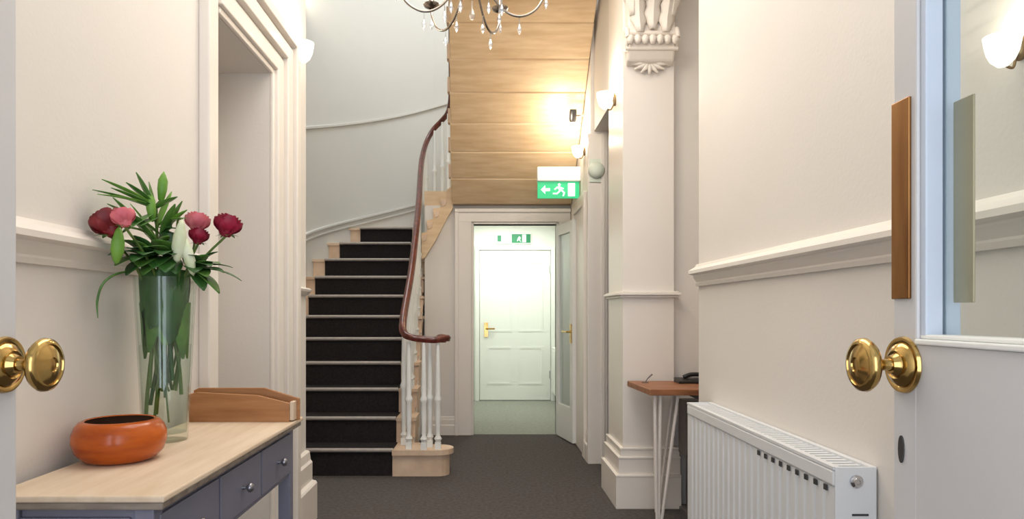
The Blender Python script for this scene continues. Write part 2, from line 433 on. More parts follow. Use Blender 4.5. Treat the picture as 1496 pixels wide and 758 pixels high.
# ------------------------------------------------------------------ entrance doors in the foreground
def entrance_door(name, sgn, X, label):
    """leaf parallel to the hall; leading edge at y=.95; face toward the hall centre at X"""
    d = thing(name, label, 'door', (X, .35, 0), kind='structure'); del d['category']
    def b(x0, x1, y0, y1, z0, z1):      # x measured away from the hall centre
        xs = sorted((sgn*x0, sgn*x1)); return (xs[0], xs[1], y0, y1, z0, z1)
    L = .60; T = .05
    obj('leading_stile', boxes(b(0, T, L-.052, L, .01, 2.3)), doorp, d, bevel=.003)
    obj('hinge_stile', boxes(b(0, T, 0, .09, .01, 2.3)), doorp, d, bevel=.003)
    obj('bottom_panel', boxes(b(0, T, .09, L-.052, .01, 1.128)), doorp, d)
    obj('top_rail', boxes(b(0, T, .09, L-.052, 2.15, 2.3)), doorp, d)
    obj('sill_bead', boxes(b(-.004, T, .09, L-.052, 1.1285, 1.136), b(.004, T-.01, .09, L-.052, 1.136, 1.142)), white, d, bevel=.002)
    obj('glazing_bead', boxes(b(.004, .027, L-.064, L-.0525, 1.14, 2.15), b(.031, T, L-.064, L-.0525, 1.14, 2.15)), rebate_daylit, d, bevel=.002)
    obj('pane', boxes(b(.027, .031, .09, L-.054, 1.14, 2.15)), pane, d)
    if sgn > 0:
        bm = boxes(b(-.004, 0, L-.041, L-.002, 1.189, 1.458)); obj('finger_plate', bm, brassd, d, bevel=.001)
        bm = boxes(b(.034, .037, L-.108, L-.072, 1.183, 1.44)); obj('plate_behind_pane', bm, palebr, d, bevel=.001)  # second plate, added just behind the pane
        bm = bmesh.new(); lathe(bm, [(0,0),(.0055,0),(.0055,.002),(0,.002)], Matrix.Translation((-.002, L-.02, .985)) @ Matrix.Rotation(PI/2, 4, 'Y') @ Matrix.Diagonal((3.4, 1.1, 1, 1)), 16)
        obj('keyhole_cover', bm, dark, d)
    # knob and rose
    M = Matrix.Translation((0, L-.026, 1.1)) @ Matrix.Rotation(-sgn*PI/2, 4, 'Y')
    bm = bmesh.new(); lathe(bm, [(0,-.001),(.036,-.001),(.0385,.002),(.037,.006),(.032,.0065),(.030,.005),(.027,.010),(.019,.014),(.0165,.0125),(.013,.018),(.012,.021),(0,.021)], M, 32)
    k = obj('knob_rose', bm, brass, d, smooth=True)
    bm = bmesh.new(); lathe(bm, [(0,.018),(.0095,.018),(.0075,.026),(.0085,.038),(.013,.043),(.015,.0415),(.025,.0445),(.033,.049),(.0365,.0545),(.0355,.060),(.031,.0635),(.028,.0640),(.027,.0620),(.016,.0665),(.010,.0675),(.009,.0655),(0,.0665)], M, 32)
    obj('knob', bm, brass, d, smooth=True)
    return d
entrance_door('door_4', 1, .567, 'pale grey half glazed entrance door with long brass finger plate')
entrance_door('door_5', -1, -.649, 'pale grey entrance door with brass knob beside the console table')

# ------------------------------------------------------------------ lower staircase
NOSE = lambda i: 4.91+.249*(i-1)
RXc = lambda d: -.654-.0525*(d-4.91)     # right edge of the carpet
RXs = lambda d: -.535-.045*(d-5.0)       # string face on the right
def LX(d):                               # left wall
    return -1.778 if d <= 6.6 else -.58-math.sqrt(max(.02, 1.2**2-(d-6.6)**2))
st = thing('staircase', 'curving staircase with dark carpet runner and cream step ends', 'staircase', (-1.1, 4.91, 0))
def S(bm):
    for v in bm.verts: v.co -= Vector((-1.1, 4.91, 0))
    return bm
for i in range(1, 12):
    d = NOSE(i); z = .19*i; d2 = NOSE(i+1)+.02 if i < 11 else 7.8
    lz = max(0, z-.19*3) if i > 3 else 0
    if i == 1: xr = RXs(d)+.02
    else: xr = RXs(d)
    def strip(dd, z0, z1, y0, y1, lx0, lx1, rx0, rx1):
        bm = bmesh.new()
        a = [(lx0,y0,z0),(rx0,y0,z0),(rx1,y1,z0),(lx1,y1,z0)]
        prism(bm, a, (0,0,z1-z0)); return bm
    ly1 = min(d2, 7.6)
    bm = bmesh.new()
    # step body follows the wall on the left
    ys = [d+.02+(d2-d-.02)*k/4 for k in range(5)]
    poly = [(LX(y)+.003, y) for y in ys]+[(xr, d2), (xr, d+.02)]
    prism(bm, [(x, y, lz) for x, y in poly], (0, 0, z-.025-lz))
    poly2 = [(LX(y)+.003, y) for y in [d]+ys[1:]]+[(xr+.025, d2), (xr+.025, d)]
    prism(bm, [(x, y, z-.025) for x, y in poly2], (0, 0, .025))
    obj('step', S(bm), stepw, st)
    # carpet: riser and tread
    cl = lambda y: LX(y)+.13
    cr = RXc(d)
    bm = bmesh.new()
    prism(bm, [(cl(d), d+.008, z-.19), (cr, d+.008, z-.19), (cr, d+.0195, z-.19), (cl(d), d+.0195, z-.19)], (0,0,.19-.026))
    yy = min(d2-.02, 7.5)
    prism(bm, [(cl(d), d-.006, z-.026), (cr, d-.006, z-.026), (cr, yy, z-.026), (cl(yy), yy, z-.026)], (0,0,.032))
    obj('carpet', S(bm), stairc, st)
    bm = bmesh.new()
    tube(bm, [(cl(d), d-.004, z-.004), (cr, d-.004, z-.004)], .015, 8)
    obj('nosing', S(bm), nosem, st, smooth=True)
    if i > 1:       # scrolled bracket under each step end
        bm = bmesh.new()
        y0, zb = d+.02, z-.03
        pts = [(xr, y0, zb), (xr, y0+.19, zb), (xr, y0+.17, zb-.03), (xr, y0+.12, zb-.035), (xr, y0+.09, zb-.06), (xr, y0+.05, zb-.065), (xr, y0+.02, zb-.11), (xr, y0, zb-.12)]
        prism(bm, pts, (.016,0,0)); obj('bracket', S(bm), stepw, st)
# curtail end of the first step
bm = bmesh.new()
def curtail(z0, z1, g):
    pts = [(-.66, 4.90-g), (-.36, 4.90-g)]
    for k in range(9):
        a = -PI/2+PI*k/8
        pts.append((-.34+(.085+g)*math.cos(a), 4.985+(.085+g)*math.sin(a)))
    pts += [(-.5, 5.07+g), (-.5, 5.16), (-.66, 5.16)]
    prism(bm, [(x, y, z0) for x, y in pts], (0,0,z1-z0))
curtail(0, .155, 0); curtail(.155, .192, .03)
obj('curtail_step', S(bm), stepw, st)
# spandrel under the string
bm = bmesh.new()
pts = []
for d in (5.1, 7.0): pts.append((RXs(d)-.004, d, 0))
for d in (7.0, 5.1): pts.append((RXs(d)-.004, d, max(.03, .76*(d-4.93)-.02)))
prism(bm, pts, (-.05, 0, 0)); obj('spandrel', S(bm), trimm, st)
bm = bmesh.new()
pts = [(RXs(d), d, .76*(d-4.93)-.02+o) for d, o in ((5.1, 0), (6.56, 0), (6.56, -.05), (5.1, -.05))]
prism(bm, pts, (.012, 0, 0)); obj('string_bead', S(bm), trimm, st)
# ------------------------------------------------------------------ landing and upper flight
up = thing('upper_staircase', 'wooden soffit of the upper stair flight above the far doorway', 'staircase', (.26, 6.5, 2.2))
def U(bm):
    for v in bm.verts: v.co -= Vector((.26, 6.5, 2.2))
    return bm
obj('landing', U(boxes((-.30, .82, 6.45, 6.58, 2.202, 2.34), (-.58, .89, 6.58, 7.795, 2.202, 2.34))), plank, up)
def lx_up(d): return -.31+.038*(6.45-d)
for j in range(0, 8):
    d0, z0 = 6.45-.22*j, 2.2+.19*j
    d1, z1 = d0-.22, z0+.19
    g = .004
    xa, xb = lx_up(d0), .82
    bm = bmesh.new()
    # plank: sloping soffit board with a slightly recessed joint, step riser and tread above
    prism(bm, [(xa, d0-g, z0+g), (xa, d1+g, z1-g), (xa, d1+g, z1+.20), (xa, d1+.20, z1+.20), (xa, d0-g, z1+.02)], (xb-xa, 0, 0))
    obj('step_plank', U(bm), plank, up, bevel=.006)
    bm = bmesh.new()        # scalloped tread end on the open side
    prism(bm, [(xa-.02, d1+.03, z1+.02), (xa-.02, d1+.03, z1+.14), (xa-.02, d1+.19, z1+.14), (xa-.02, d1+.17, z1+.06), (xa-.02, d1+.11, z1+.02)], (.02, 0, 0))
    obj('tread_end', U(bm), stepw, up)
# turned fascia where the two flights meet
bm = bmesh.new()
low = [(-.60,1.68),(-.565,1.70),(-.52,1.77),(-.47,1.85),(-.42,1.95),(-.37,2.05),(-.30,2.168)]
upc = [(-.30,2.38),(-.36,2.34),(-.36,2.27),(-.42,2.26),(-.42,2.17),(-.49,2.16),(-.49,2.06),(-.55,2.05),(-.55,1.94),(-.60,1.93)]
prism(bm, [(x, 6.50, z) for x, z in low+upc], (0, .06, 0))
obj('turned_fascia', U(bm), plank, up)
for (x, z) in ((-.575, 1.90), (-.52, 2.02), (-.455, 2.13), (-.39, 2.235)):
    bm = bmesh.new(); prism(bm, [(x-.03, 6.485, z), (x+.03, 6.485, z+.01), (x+.02, 6.485, z-.04), (x-.005, 6.485, z-.055), (x-.02, 6.485, z-.03)], (0, .02, 0)); obj('bracket', U(bm), stepw, up)

# ------------------------------------------------------------------ balustrade
ba = thing('stair_balustrade', 'mahogany handrail with scroll end on turned white balusters', 'balustrade', (-.6, 4.9, .19))
def B(bm):
    for v in bm.verts: v.co -= Vector((-.6, 4.9, .19))
    return bm
rail_pts = [(-.30, 4.93, .985), (-.36, 4.90, .975), (-.44, 4.90, .98), (-.52, 4.89, .992), (-.575, 4.92, 1.02), (-.598, 5.02, 1.12), (-.592, 5.5, 1.49), (-.604, 6.0, 1.87), (-.625, 6.5, 2.25), (-.655, 7.0, 2.63), (-.66, 7.25, 2.83), (-.638, 7.45, 3.02), (-.57, 7.53, 3.18), (-.47, 7.48, 3.27), (-.385, 7.35, 3.34), (-.345, 7.1, 3.46), (-.33, 6.8, 3.66), (-.30, 6.2, 4.1)]
sp = spline(rail_pts, 6)
prof = [(a_*.84, b_*.84) for a_, b_ in [(-.022,-.024),(.022,-.024),(.026,-.008),(.034,.004),(.030,.020),(.016,.030),(-.016,.030),(-.030,.020),(-.034,.004),(-.026,-.008)]]
bm = bmesh.new(); tube(bm, sp, 1, prof=prof); obj('handrail', B(bm), mahog, ba, smooth=True)
bm = bmesh.new()
sc = [(-.30+.0, 4.93, .985)]
tube(bm, [(-.31+(.055-.0035*k)*math.sin(k*.5), 4.975-(.055-.0035*k)*math.cos(k*.5), .985) for k in range(14)], 1, prof=[(a*.8, b) for a, b in prof])
lathe(bm, [(0,.955),(.03,.955),(.036,.98),(.03,1.012),(0,1.018)], Matrix.Translation((-.31, 4.975, 0)), 16)
obj('scroll_end', B(bm), mahog, ba, smooth=True)
def rail_z(d):
    best = min(sp[30:], key=lambda p: abs(p.y-d)+(10 if p.z > 3.0 else 0)); return best.x, best.z
def baluster(x, y, z0, z1):
    h = z1-z0; bm = bmesh.new(); q = 1.2
    box(bm, x-.021, x+.021, y-.021, y+.021, z0, z0+.05)
    lathe(bm, [(r_*q, z_) for r_, z_ in [(.012,z0+.05),(.023,z0+.075),(.012,z0+.1),(.014,z0+.13),(.017,z0+h*.33),(.0165,z0+h*.43),(.022,z0+h*.45),(.024,z0+h*.47),(.015,z0+h*.5),(.0165,z0+h*.56),(.013,z0+h*.85),(.012,z1)]], Matrix.Translation((x, y, 0)), 12)
    obj('baluster', B(bm), white, ba, smooth=True)
for x, y in ((-.335, 4.92), (-.40, 5.0), (-.435, 4.90), (-.545, 4.925)): baluster(x, y, .192, .962)
baluster(-.60, 5.09, .192, 1.13)
for i in range(2, 12):
    d = NOSE(i)
    for f in (.05, .17):
        y = d+f
        if y > 7.5: continue
        x, z = rail_z(y); baluster(x, y, .19*i, z-.02)
for x, y, z1 in ((-.64, 7.46, 3.0), (-.55, 7.52, 3.17), (-.46, 7.47, 3.25), (-.39, 7.36, 3.31)): baluster(x, y, 2.34, z1)

# ------------------------------------------------------------------ corbel on the pilaster
co = thing('corbel', 'ornate white plaster corbel with carved leaves topping the pilaster', 'corbel', ((px0+px1)/2, py, 2.62))
side = [(0,.03),(-.05,.05),(-.085,.12),(-.095,.2),(-.08,.27),(-.09,.36),(-.125,.44),(-.16,.52),(-.16,.66),(0,.66)]
bm = bmesh.new(); prism(bm, [(-.14, y, z) for y, z in side], (.28, 0, 0)); obj('block', bm, plaster, co, bevel=.012)
def corb_y(z):
    for (y0, z0), (y1, z1) in zip(side, side[1:]):
        if z0 <= z <= z1 and z1 > z0: return y0+(y1-y0)*(z-z0)/(z1-z0)
    return -.15
def leaf_relief(x0, z0, L, wd, lean=0., curl=.03):
    bm = bmesh.new(); rows = []
    for k in range(7):
        t = k/6; wv = wd*(math.sin(PI*(t*.85+.12)))*(1+.25*math.sin(t*22)); z = z0+L*t; y = corb_y(min(z, .64))
        c = x0+lean*t
        rows.append([bm.verts.new((c+s*wv, y-.006-(.022*(1-abs(s))+curl*t*t)*1.0, z)) for s in (-1,-.5,0,.5,1)])
    for a, b in zip(rows, rows[1:]):
        for q in range(4): bm.faces.new((a[q], a[q+1], b[q+1], b[q]))
    o = obj('acanthus_leaf', bm, plaster, co, smooth=True)
    m = o.modifiers.new('thick', 'SOLIDIFY'); m.thickness = .02; m.offset = 0
for x0, z0, L, wd, le in ((0, .22, .26, .045, 0), (-.075, .2, .24, .04, -.02), (.075, .2, .24, .04, .02), (-.115, .3, .24, .035, -.01), (.115, .3, .24, .035, .01), (-.04, .38, .22, .04, -.02), (.04, .38, .22, .04, .02), (0, .46, .18, .05, 0), (-.1, .46, .17, .04, 0), (.1, .46, .17, .04, 0)):
    leaf_relief(x0, z0, L, wd, le)
for k in range(7):
    bm = bmesh.new(); x = -.132+.044*k
    lathe(bm, [(0,-.03),(.012,-.026),(.02,-.01),(.021,.006),(.015,.022),(0,.03)], Matrix.Translation((x, corb_y(.16)-.012, .16)), 12)
    obj('egg', bm, plaster, co, smooth=True)
bm = bmesh.new(); tube(bm, [(-.16, -.09, .20), (.16, -.09, .20)], .016, 10); tube(bm, [(-.155, -.075, .115), (.155, -.075, .115)], .013, 10); obj('bead', bm, plaster, co, smooth=True)
for s in (-1, 1):
    for z, R in ((.17, .075), (.5, .11)):
        bm = bmesh.new(); pts = []
        for k in range(26):
            a = k*.5; r = R*(1-k/30)
            pts.append((s*.148, -.02+(-.035)-r*.7*math.cos(a), z+r*math.sin(a)))
        tube(bm, pts, [.014*(1-k/45) for k in range(26)], 8)
        obj('scroll', bm, plaster, co, smooth=True)
bm = bmesh.new()
for k in range(7):
    a = PI+PI*(k+.5)/7
    tube(bm, [(0, -.012, .06), (.06*math.cos(a), -.028, .05+.04*math.sin(a)), (.115*math.cos(a), -.02, .06+.075*math.sin(a))], [.01, .014, .006], 8)
obj('pendant_fan', bm, plaster, co, smooth=True)

# ------------------------------------------------------------------ wall sconces
def sconce(label, loc, face, power=5, s=1.0):
    """face: unit vector away from the wall (x only)"""
    t = thing('wall_sconce', label, 'wall light', loc, 'uplight wall sconces')
    fx = face
    bm = bmesh.new(); lathe(bm, [(0,0),(.035*s,0),(.038*s,.006),(.03*s,.014),(.012*s,.018),(0,.018)], Matrix.Rotation(fx*PI/2, 4, 'Y') @ Matrix.Diagonal((1.5, .8, 1, 1)), 20)
    obj('backplate', bm, antique, t, smooth=True)
    bm = bmesh.new(); tube(bm, spline([(fx*.012, 0, -.04*s), (fx*.04*s, 0, -.085*s), (fx*.075*s, 0, -.075*s)], 5), .006*s, 8); obj('bracket', bm, antique, t, smooth=True)
    bm = bmesh.new()
    lathe(bm, [(0,-.085*s),(.02*s,-.08*s),(.045*s,-.055*s),(.06*s,-.02*s),(.068*s,.02*s),(.072*s,.05*s),(.066*s,.05*s),(.055*s,-.01*s),(.03*s,-.055*s),(0,-.07*s)], Matrix.Translation((fx*.085*s, 0, 0)), 24, cap=False)
    obj('glass_shade', bm, shade, t, smooth=True)
    point('sconce_bulb_light', (fx*.085*s, 0, .10*s), power, (1, .88, .70), t, .04)
    return t
sconce('small white uplight sconce beside the side doorway', (XL, 3.60, 2.55), 1, 4.5, .78)
sconce('small white uplight sconce on the pilaster side', (px0, 4.36, 2.53), -1, 10, .78)
sconce('small white uplight sconce beside the hanging exit sign', (.825, 5.62, 2.50), -1, 7, .72)
sconce('small white uplight sconce high on the stairwell wall', (-1.78, 7.0-.40, 4.25), 1, 8, .8)
sconce('small white uplight sconce behind the entrance door glass', (XR, 1.235, 1.648), -1, .35, .42)  # added small and low on the wall, to show in the pane

# ------------------------------------------------------------------ signs, spot and alarm in the corridor
sg = thing('exit_sign', 'green and white exit sign hanging from the corridor wall', 'exit sign', (.63, 5.9, 2.155))
obj('housing', boxes((-.18, .195, -.03, .03, .145, .27)), signw, sg, bevel=.01)
obj('sign_panel', boxes((-.175, .185, -.008, .008, 0, .15)), signg, sg, bevel=.002)
def running_man(bm, ox, oz, s, y):
    """flat pictogram: arrow, running figure and doorway"""
    def P(pts): prism(bm, [(ox+a*s, y, oz+b*s) for a, b in pts], (0, -.004, 0))
    P([(-1.25, .0), (-.95, .3), (-.95, .1), (-.62, .1), (-.62, -.1), (-.95, -.1), (-.95, -.3)])          # arrow
    P([(.02+.1*math.cos(k*PI/5), .34+.1*math.sin(k*PI/5)) for k in range(10)])                             # head
    P([(-.12, .22), (.12, .2), (.2, -.05), (.02, -.1)])                                                     # trunk
    P([(-.12, .22), (-.34, .05), (-.28, -.02), (-.06, .12)])                                                # arm
    P([(.1, .2), (.34, .1), (.3, .02), (.1, .1)])
    P([(.02, -.05), (-.16, -.22), (-.42, -.22), (-.42, -.32), (-.12, -.32), (.12, -.1)])                    # legs
    P([(.1, -.05), (.3, -.22), (.24, -.44), (.34, -.44), (.42, -.2), (.22, .0)])
    P([(.62, -.45), (1.1, -.45), (1.1, .45), (.62, .45)])                                                   # door
bm = bmesh.new(); running_man(bm, .01, .075, .125, -.0085); obj('pictogram', bm, signl, sg)
s2 = thing('exit_sign', 'small green exit sign above the back room door', 'exit sign', (.37, 9.14, 2.09))
obj('housing', boxes((-.24, .25, -.03, 0, 0, .14)), signw, s2, bevel=.004)
obj('sign_panel', boxes((-.01, .24, -.034, -.03, .012, .128)), signd, s2)
obj('arrow_panel', boxes((-.20, -.15, -.034, -.03, .03, .11)), signd, s2)
bm = bmesh.new()
box(bm, .13, .18, -.038, -.034, .02, .12); 
prism(bm, [(x, -.034, z) for x, z in ((.09,.1),(.11,.08),(.1,.05),(.115,.02),(.085,.05),(.06,.03),(.07,.07))], (0,-.004,0))
obj('pictogram', bm, signl, s2)
sd = bmesh.new(); lathe(sd, [(0,0),(.05,0),(.05,-.02),(.04,-.035),(.02,-.04),(0,-.04)], None, 20)
o = obj('smoke_detector', sd, signw, None, smooth=True, loc=(.27, 8.6, 2.36)); tag(o, 'small round smoke detector on the back room ceiling', 'smoke detector')
sp_ = thing('spotlight', 'little dark spotlight on a bracket above the exit sign', 'spotlight', (.825, 5.62, 2.79))
bm = bmesh.new(); tube(bm, [(0,0,0),(-.045,0,0),(-.08,0,0)], .007); lathe(bm, [(0,0),(.02,0),(.02,.008),(0,.008)], Matrix.Rotation(-PI/2, 4, 'Y'), 12); obj('bracket', bm, chrome, sp_)
bm = bmesh.new(); lathe(bm, [(0,-.05),(.024,-.05),(.03,-.03),(.03,.03),(.026,.05),(0,.05)], Matrix.Translation((-.1, 0, 0)) @ Matrix.Rotation(math.radians(20), 4, 'X'), 16); obj('spot_head', bm, blackm, sp_, smooth=True)
point('spot_lamp_light', (-.2, -.08, -.06), 4.5, (1, .88, .70), sp_, .04)
al = thing('alarm_bell', 'pale green round alarm sounder on the corridor casing', 'alarm', (.862, 5.30, 2.27))
bm = bmesh.new(); lathe(bm, [(0,0),(.06,0),(.065,.02),(.055,.045),(.03,.06),(0,.062)], Matrix.Rotation(PI/2, 4, 'X'), 24); obj('dome', bm, alarmg, al, smooth=True)
obj('base', boxes((-.05, .05, -.012, 0, -.09, .09)), alarmg, al, bevel=.004)

# ------------------------------------------------------------------ back room radiator
br = thing('radiator', 'small white radiator on the back room side wall', 'radiator', (.96, 8.6, .12))
bm = boxes((-.07, -.01, -.45, .45, 0, .6)); obj('panel', bm, backw, br, bevel=.006)
for k in range(14):
    obj('fin', boxes((-.076, -.07, -.42+.06*k, -.39+.06*k, .04, .56)), backw, br)

# ------------------------------------------------------------------ hall radiator
ra = thing('radiator', 'long white panel radiator with fluted front under the dado rail', 'radiator', (.86, 1.69, .13))
RL, RH = 1.22, .66
bm = bmesh.new()
# fluted front: corrugated strip with thickness
n = 22
prof_pts = []
prof_pts.append((0, 0.0)); prof_pts.append((0, .03))
for k in range(n):
    y0 = .03+(RL-.06)*k/n; w_ = (RL-.06)/n
    prof_pts += [(.0, y0+w_*.08), (.005, y0+w_*.2), (.005, y0+w_*.42), (.0, y0+w_*.54)]
prof_pts += [(0, RL-.03), (0, RL)]
poly = [(x+.004, y, .035) for x, y in prof_pts]+[(.018, RL, .035), (.018, 0, .035)]
prism(bm, poly, (0, 0, RH-.085)); obj('front_panel', bm, radm, ra)
obj('front_rim', boxes((0, .018, 0, RL, RH-.05, RH-.008), (0, .018, 0, RL, 0, .035)), radm, ra, bevel=.006)
obj('rear_panel', boxes((.088, .10, .01, RL-.01, .01, RH-.03)), radm, ra, bevel=.005)
obj('end_panel', boxes((.004, .106, -.004, .0, .02, RH)), radm, ra, bevel=.0015)
obj('end_panel', boxes((.004, .106, RL, RL+.004, .02, RH)), radm, ra, bevel=.0015)
bm = boxes((0, .018, 0, RL, RH-.008, RH), (.090, .108, 0, RL, RH-.008, RH))
obj('top_grille_frame', bm, radm, ra)
bm = bmesh.new()
for k in range(40): y = .01+(RL-.03)*k/39; box(bm, .018, .09, y, y+.02, RH-.012, RH-.006)
obj('top_grille', bm, radm, ra)
bm = bmesh.new()
for k in range(9): y = .03+.0527*k; box(bm, -.0012, .002, y, y+.016, RH-.066, RH-.052)
obj('flute_top_shade', bm, dark, ra)  # dark strips painting the shade at the tops of the flutes
bm = bmesh.new(); lathe(bm, [(0,0),(.016,0),(.016,.005),(.012,.008),(.010,.011),(.006,.011),(.005,.008),(0,.008)], Matrix.Translation((.055, -.004, RH-.035)) @ Matrix.Rotation(PI/2, 4, 'X'), 20); obj('bleed_valve', bm, chrome, ra, smooth=True)
obj('end_slot', boxes((.045, .085, -.006, -.004, RH-.12, RH-.115)), dark, ra)
for y in (.2, 1.0): obj('wall_bracket', boxes((.10, .111, y, y+.04, .1, RH-.1)), radm, ra)
bm = bmesh.new(); tube(bm, [(.055, .04, .02), (.055, .04, -.13)], .008); tube(bm, [(.055, RL-.04, .02), (.055, RL-.04, -.13)], .008); obj('pipe', bm, chrome, ra)

# ------------------------------------------------------------------ console table
TZ = .81
ct = thing('console_table', 'blue grey console table with pale oak top and three drawers', 'table', (-.8, 1.9, 0))
def T(bm):
    for v in bm.verts: v.co -= Vector((-.8, 1.9, 0))
    return bm
X0, X1, Y0, Y1 = -.985, -.63, 1.345, 2.38
bm = boxes((X0, X1, Y0, Y1, TZ-.014, TZ)); obj('tabletop', T(bm), oak, ct, bevel=.004)
bm = boxes((X0+.006, X1-.006, Y0+.006, Y1-.006, TZ-.03, TZ-.0145)); obj('edge_moulding', T(bm), edgeg, ct, bevel=.004)
bx0, bx1, by0, by1 = X0+.015, X1-.03, Y0+.02, Y1-.02
AZ = .615
obj('end_rail', T(boxes((bx0, bx1-.002, by0+.012, by0+.03, AZ, TZ-.0305))), bluegr, ct)
obj('end_bead', T(boxes((bx0+.04, bx1-.05, by0+.004, by0+.012, TZ-.06, TZ-.05), (bx0+.04, bx1-.05, by0+.004, by0+.012, AZ+.02, AZ+.03))), bluegr, ct, bevel=.002)
obj('end_rail', T(boxes((bx0, bx1-.002, by1-.03, by1-.012, AZ, TZ-.0305))), bluegr, ct)
obj('back_rail', T(boxes((bx0, bx0+.02, by0+.03, by1-.03, AZ, TZ-.0305))), bluegr, ct)
obj('front_frame', T(boxes((bx1-.022, bx1-.0065, by0+.04, by1-.04, AZ, TZ-.0305))), bluegr, ct)
for x in (bx0, bx1-.04):
    for y in (by0, by1-.04): obj('leg', T(boxes((x, x+.04, y, y+.04, 0, TZ-.0305))), bluegr, ct, bevel=.003)
dw = (by1-by0-.04)/3
for k in range(3):
    y = by0+.02+dw*k
    dwr = obj('drawer', T(boxes((bx1-.006, bx1+.002, y+.006, y+dw-.006, AZ+.015, TZ-.05))), bluegr, ct, bevel=.002)
    bm = bmesh.new(); lathe(bm, [(0,0),(.006,0),(.005,.01),(.012,.016),(.013,.022),(.009,.028),(0,.03)], Matrix.Translation((bx1+.002, y+dw/2, (AZ+TZ-.035)/2)) @ Matrix.Rotation(PI/2, 4, 'Y'), 16)
    obj('knob', T(bm), pewter, dwr, smooth=True)

# wooden box at the far end of the table
wb = thing('wooden_box', 'low chestnut wooden box with sloping lip at the console end', 'box', (-.80, 2.27, TZ))
pts = [(-.178, .10), (-.16, .108), (.06, .108), (.178, .072), (.178, .0), (-.178, 0)]
bm = bmesh.new(); prism(bm, [(x, .03, z) for x, z in pts], (0, .012, 0)); obj('back_board', bm, boxw, wb, bevel=.002)
bm = bmesh.new(); prism(bm, [(-.178, -.012, 0), (.155, -.012, 0), (.155, -.012, .062), (.05, -.012, .088), (-.15, -.012, .098), (-.178, -.012, .09)], (0, .012, 0)); obj('front_board', bm, boxw, wb, bevel=.002)
obj('end_board', boxes((.155, .168, -.006, .03, .004, .066)), oak, wb, bevel=.002)
obj('end_board', boxes((-.178, -.166, 0, .03, .004, .092)), boxw, wb, bevel=.002)
obj('bottom_board', boxes((-.166, .155, 0, .03, 0, .012)), boxw, wb)

# orange bowl
bo = thing('bowl', 'round orange lacquered bowl with dark inside on the console', 'bowl', (-.895, 1.68, TZ))
bm = bmesh.new()
lathe(bm, [(0,0),(.066,0),(.082,.006),(.099,.024),(.106,.048),(.105,.068),(.099,.085),(.09,.096),(.08,.1),(.076,.098),(.087,.086),(.094,.05)], None, 40, cap=False); obj('body', bm, orange, bo, smooth=True)
bm = bmesh.new(); lathe(bm, [(.0765,.097),(.0865,.085),(.093,.05),(.08,.02),(.05,.012),(0,.012)], None, 40, cap=False); obj('inside', bm, bowlin, bo, smooth=True)

# ------------------------------------------------------------------ vase and flowers
VX, VY = -.905, 1.94
va = thing('vase', 'tall clear glass vase tapering to its base on the console', 'vase', (VX, VY, TZ))
VH = .46
def vr(z): return .060+(.083-.060)*(z/VH)
bm = bmesh.new()
lathe(bm, [(0,0),(vr(0)-.004,0),(vr(0),.004)]+[(vr(z), z) for z in (.1,.2,.3,.4,VH)]+[(vr(VH)-.004, VH)]+[(vr(z)-.004, z) for z in (.4,.3,.2,.1,.022)]+[(0,.018)], None, 40, cap=False)
obj('glass', bm, vaseg, va, smooth=True)
bm = bmesh.new(); lathe(bm, [(0,.02)]+[(vr(z)-.006, z) for z in (.024,.1,.2,.27)]+[(0,.27)], None, 32, cap=False); obj('water', bm, waterm, va, smooth=True)

def blade(bm, base, d0, L, w, bend, up=Vector((0,0,1)), n=8, fold=.25, tipw=.0):
    """curved leaf: starts at base along d0, sags by bend along -z"""
    p = Vector(base); d = Vector(d0).normalized(); rows = []
    for k in range(n+1):
        t = k/n
        s = d.cross(Vector((0,0,1)))
        if s.length < .05: s = d.cross(Vector((0,1,0)))
        s.normalize(); nn = s.cross(d)
        wv = w*(math.sin(PI*min(1, t*.92+.06))**.8)+tipw
        rows.append([bm.verts.new(p-s*wv+nn*fold*wv), bm.verts.new(p), bm.verts.new(p+s*wv+nn*fold*wv)])
        p = p+d*(L/n); d = (d+Vector((0,0,-bend/n))).normalized()
    for a, b in zip(rows, rows[1:]):
        bm.faces.new((a[0], a[1], b[1], b[0])); bm.faces.new((a[1], a[2], b[2], b[1]))
def leaf_obj(name, m, parent, *a, **k):
    bm = bmesh.new(); blade(bm, *a, **k); o = obj(name, bm, m, parent, smooth=True)
    md = o.modifiers.new('thick', 'SOLIDIFY'); md.thickness = .0012
    return o
